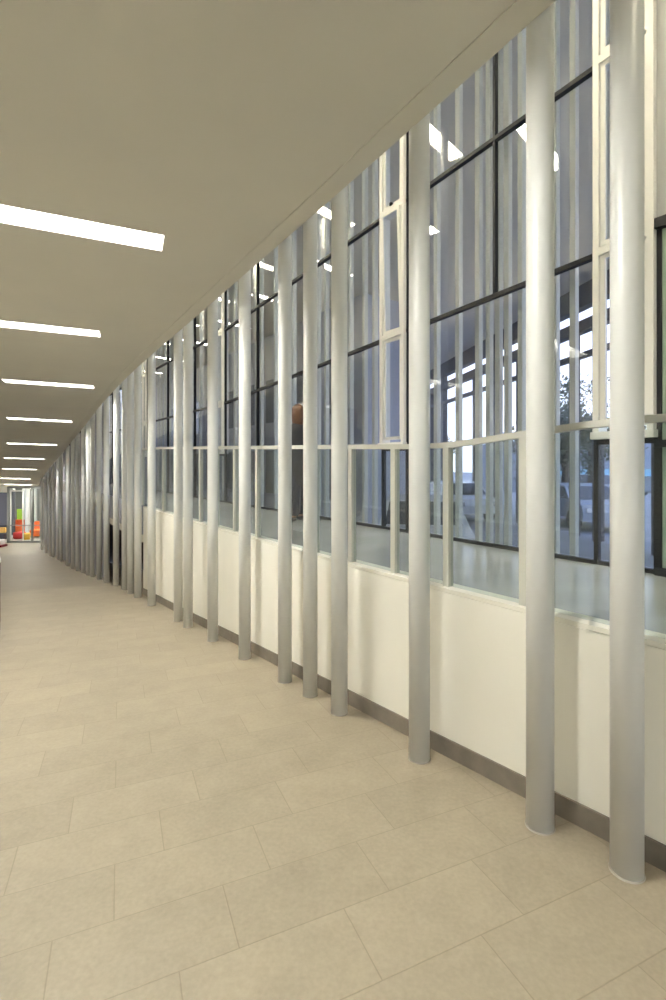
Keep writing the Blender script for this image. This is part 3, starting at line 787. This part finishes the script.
# pale house with windows
root = empty('pale_house', ray(400, 463, 34) * 1.0); root.location = (7.5, 50, GO + EYE); tag(root, 'pale rendered house across the street behind the tilted window', 'building')
m = MB(); m.box(3.0, 11.0, 50, 58, GO + EYE, 4.6 + EYE); m.box(5.5, 9.5, 51, 57, 4.6 + EYE, 6.6 + EYE); m.build('wall', 'house', root)
for i in range(3):
    for j in range(2):
        m = MB(); x0 = 4.0 + i * 2.4; z0 = .2 + j * 2.4; m.box(x0, x0 + .9, 49.95, 50.02, z0 + EYE, z0 + 1.3 + EYE); f_ = m.build('window', flat('w', (.10, .12, .16), .2), root)
m = MB(); m.box(2.8, 11.2, 49.7, 58.2, 4.6 + EYE, 4.75 + EYE); m.build('cornice', 'frame_white', root)
# long row building further right with awning
root = empty('shop_building', (24, 38, GO + EYE)); tag(root, 'long bluish shop building across the street beyond the portico', 'building')
m = MB(); m.box(13, 44, 36, 44, GO + EYE, 1.6 + EYE); m.build('wall', flat('shop_wall', (.30, .33, .40), .7), root)
m = MB()
m.hexa([Vector((14, 34.5, -.95 + EYE)), Vector((43, 34.5, -.95 + EYE)), Vector((43, 36, -.5 + EYE)), Vector((14, 36, -.5 + EYE)), Vector((14, 34.5, -.9 + EYE)), Vector((43, 34.5, -.9 + EYE)), Vector((43, 36, -.44 + EYE)), Vector((14, 36, -.44 + EYE))])
m.build('awning', flat('awning_cloth', (.25, .48, .58), .7), root)
for i in range(8):
    m = MB(); m.box(14 + i * 3.7, 16.8 + i * 3.7, 35.93, 36.02, -2.0 + EYE, -.98 + EYE); m.build('shop_window', flat('sw%d' % i, (.45, .5, .6), .3), root)
# cars
def car(name, cx, cy, rot, body, label, kind='car'):
    T = Matrix.Translation((cx, cy, GO + EYE)) @ Matrix.Rotation(rot, 4, 'Z')
    root = empty(name, (cx, cy, GO + EYE)); tag(root, label, 'car', 'parked cars on the street')
    prof = [(-2.1, .35), (-2.15, .62), (-2.05, .86), (-1.2, .95), (-.55, 1.38), (.2, 1.45), (1.1, 1.40), (1.75, .98), (2.1, .92), (2.15, .5), (2.1, .33)]
    ys = [(-.82, .0), (-.86, 1), (.86, 1), (.82, 0)]
    m = MB(); rows = []
    for yy, ins in ((-.80, .93), (-.86, 1), (-.5, 1.0), (0, 1.01), (.5, 1.0), (.86, 1), (.80, .93)):
        row = []
        for x, z in prof:
            tuck = .16 * max(0, (z - .95) / .5); row.append(T @ Vector((x, (abs(yy) - tuck) * (1 if yy > 0 else -1 if yy < 0 else 0), z * (1 if abs(yy) < .81 else .995))))
        rows.append(row)
    m.grid(rows)
    n = len(prof)
    m.f.append(list(range(n))); m.f.append([6 * n + i for i in range(n)][::-1])
    m.build('body', body, root, smooth=False)
    gl = flat('car_glass', (.04, .05, .07), .1)
    m = MB()
    for q in (-1, 1):
        y0, y1 = q * .85, q * .72
        m.add([T @ Vector(p) for p in ((-1.05, y0 + q * .012, .98), (1.55, y0 + q * .012, 1.0), (1.05, y1 + q * .012, 1.35), (-.5, y1 + q * .012, 1.34))], [(0, 1, 2, 3)])
    m.add([T @ Vector(p) for p in ((-1.2, -.74, .97), (-1.2, .74, .97), (-.6, .66, 1.37), (-.6, -.66, 1.37))], [(0, 1, 2, 3)])
    m.v = m.v[:]; m.build('windows', gl, root)
    for sx in (-1.35, 1.35):
        for sy in (-1, 1):
            m = MB(); m.tube([T @ Vector((sx, sy * .66, .32)), T @ Vector((sx, sy * .88, .32))], .32, 24); m.build('wheel', 'rubber', root)
    for sy in (-.6, .6):
        m = MB(); m.box(-2.17, -2.08, sy - .15, sy + .15, .62, .76, T); m.build('headlight', 'chrome', root)
WH = flat('white_car_paint', (.75, .78, .82), .25); BL = flat('silver_car_paint', (.42, .47, .55), .25); RD = flat('dark_car_paint', (.10, .11, .15), .25)
car('parked_car', 1.9, 10.6, math.radians(82), WH, 'white car parked outside, seen low behind the third column')
car('parked_car', 8.6, 17.2, math.radians(88), BL, 'silver car parked outside the glazing right of the second column')
car('parked_car', 4.9, 19.5, math.radians(95), WH, 'white car parked beyond the portico posts, farther off')
car('parked_car', 16, 30, math.radians(100), RD, 'dark car parked at the far side of the street')
# trees
def tree(x, y, h, r, n, label, seed):
    random.seed(seed)
    root = empty('street_tree', (x, y, GO + EYE)); tag(root, label, 'tree', 'trees across the street')
    z0 = GO + EYE
    m = MB(); m.tube([(x, y, z0), (x + .1, y, z0 + h * .4), (x, y + .1, z0 + h * .7)], [.18, .13, .07], 10)
    for k in range(7):
        a = random.uniform(0, 6.28); b = z0 + h * random.uniform(.35, .6); m.tube([(x, y, b), (x + math.cos(a) * r * .5, y + math.sin(a) * r * .5, b + r * .6)], [.06, .02], 6)
    m.build('trunk', 'bark', root)
    m = MB()
    cl = [(x + random.gauss(0, r * .42), y + random.gauss(0, r * .42), z0 + h * .68 + random.gauss(0, r * .38)) for _ in range(26)]
    for _ in range(n):
        c = random.choice(cl); p = Vector((c[0] + random.gauss(0, r * .14), c[1] + random.gauss(0, r * .14), c[2] + random.gauss(0, r * .14)))
        u = Vector((random.gauss(0, 1), random.gauss(0, 1), random.gauss(0, 1))).normalized(); v = u.orthogonal().normalized() * .07; u = u * .11
        m.add([p - u, p + v, p + u, p - v], [(0, 1, 2, 3)])
    m.build('foliage', 'leaf', root)
tree(9.6, 20.5, 5.2, 2.0, 2600, 'dark leafy tree outside, seen beside the second column', 3)
tree(12.5, 24, 5.5, 2.3, 2600, 'dark leafy tree outside seen between the nearest two columns', 5)
tree(5.4, 38.5, 5.2, 2.0, 2200, 'low dark tree in front of the pale house', 8)
tree(9.6, 45, 5.6, 1.8, 2200, 'dark tree right of the pale house', 9)
# neighbouring wing closing the view to the left
root = empty('neighbouring_wing', P(24, 9.5, GO)); tag(root, 'long grey-blue wing outside the glass on the left half', 'building')
m = MB(); m.sbox(11.5, 46, 9.2, 12, GO, ZU - .02); m.build('wall', flat('wing_wall', (.46, .49, .60), .7), root)
for k in range(15):
    s0 = 12.3 + k * 2.2
    for j, z0 in enumerate((-1.2, 1.6)):
        m = MB(); m.sbox(s0, s0 + 1.1, 9.17, 9.26, z0, z0 + 1.7); m.build('window', 'window_dark', root)
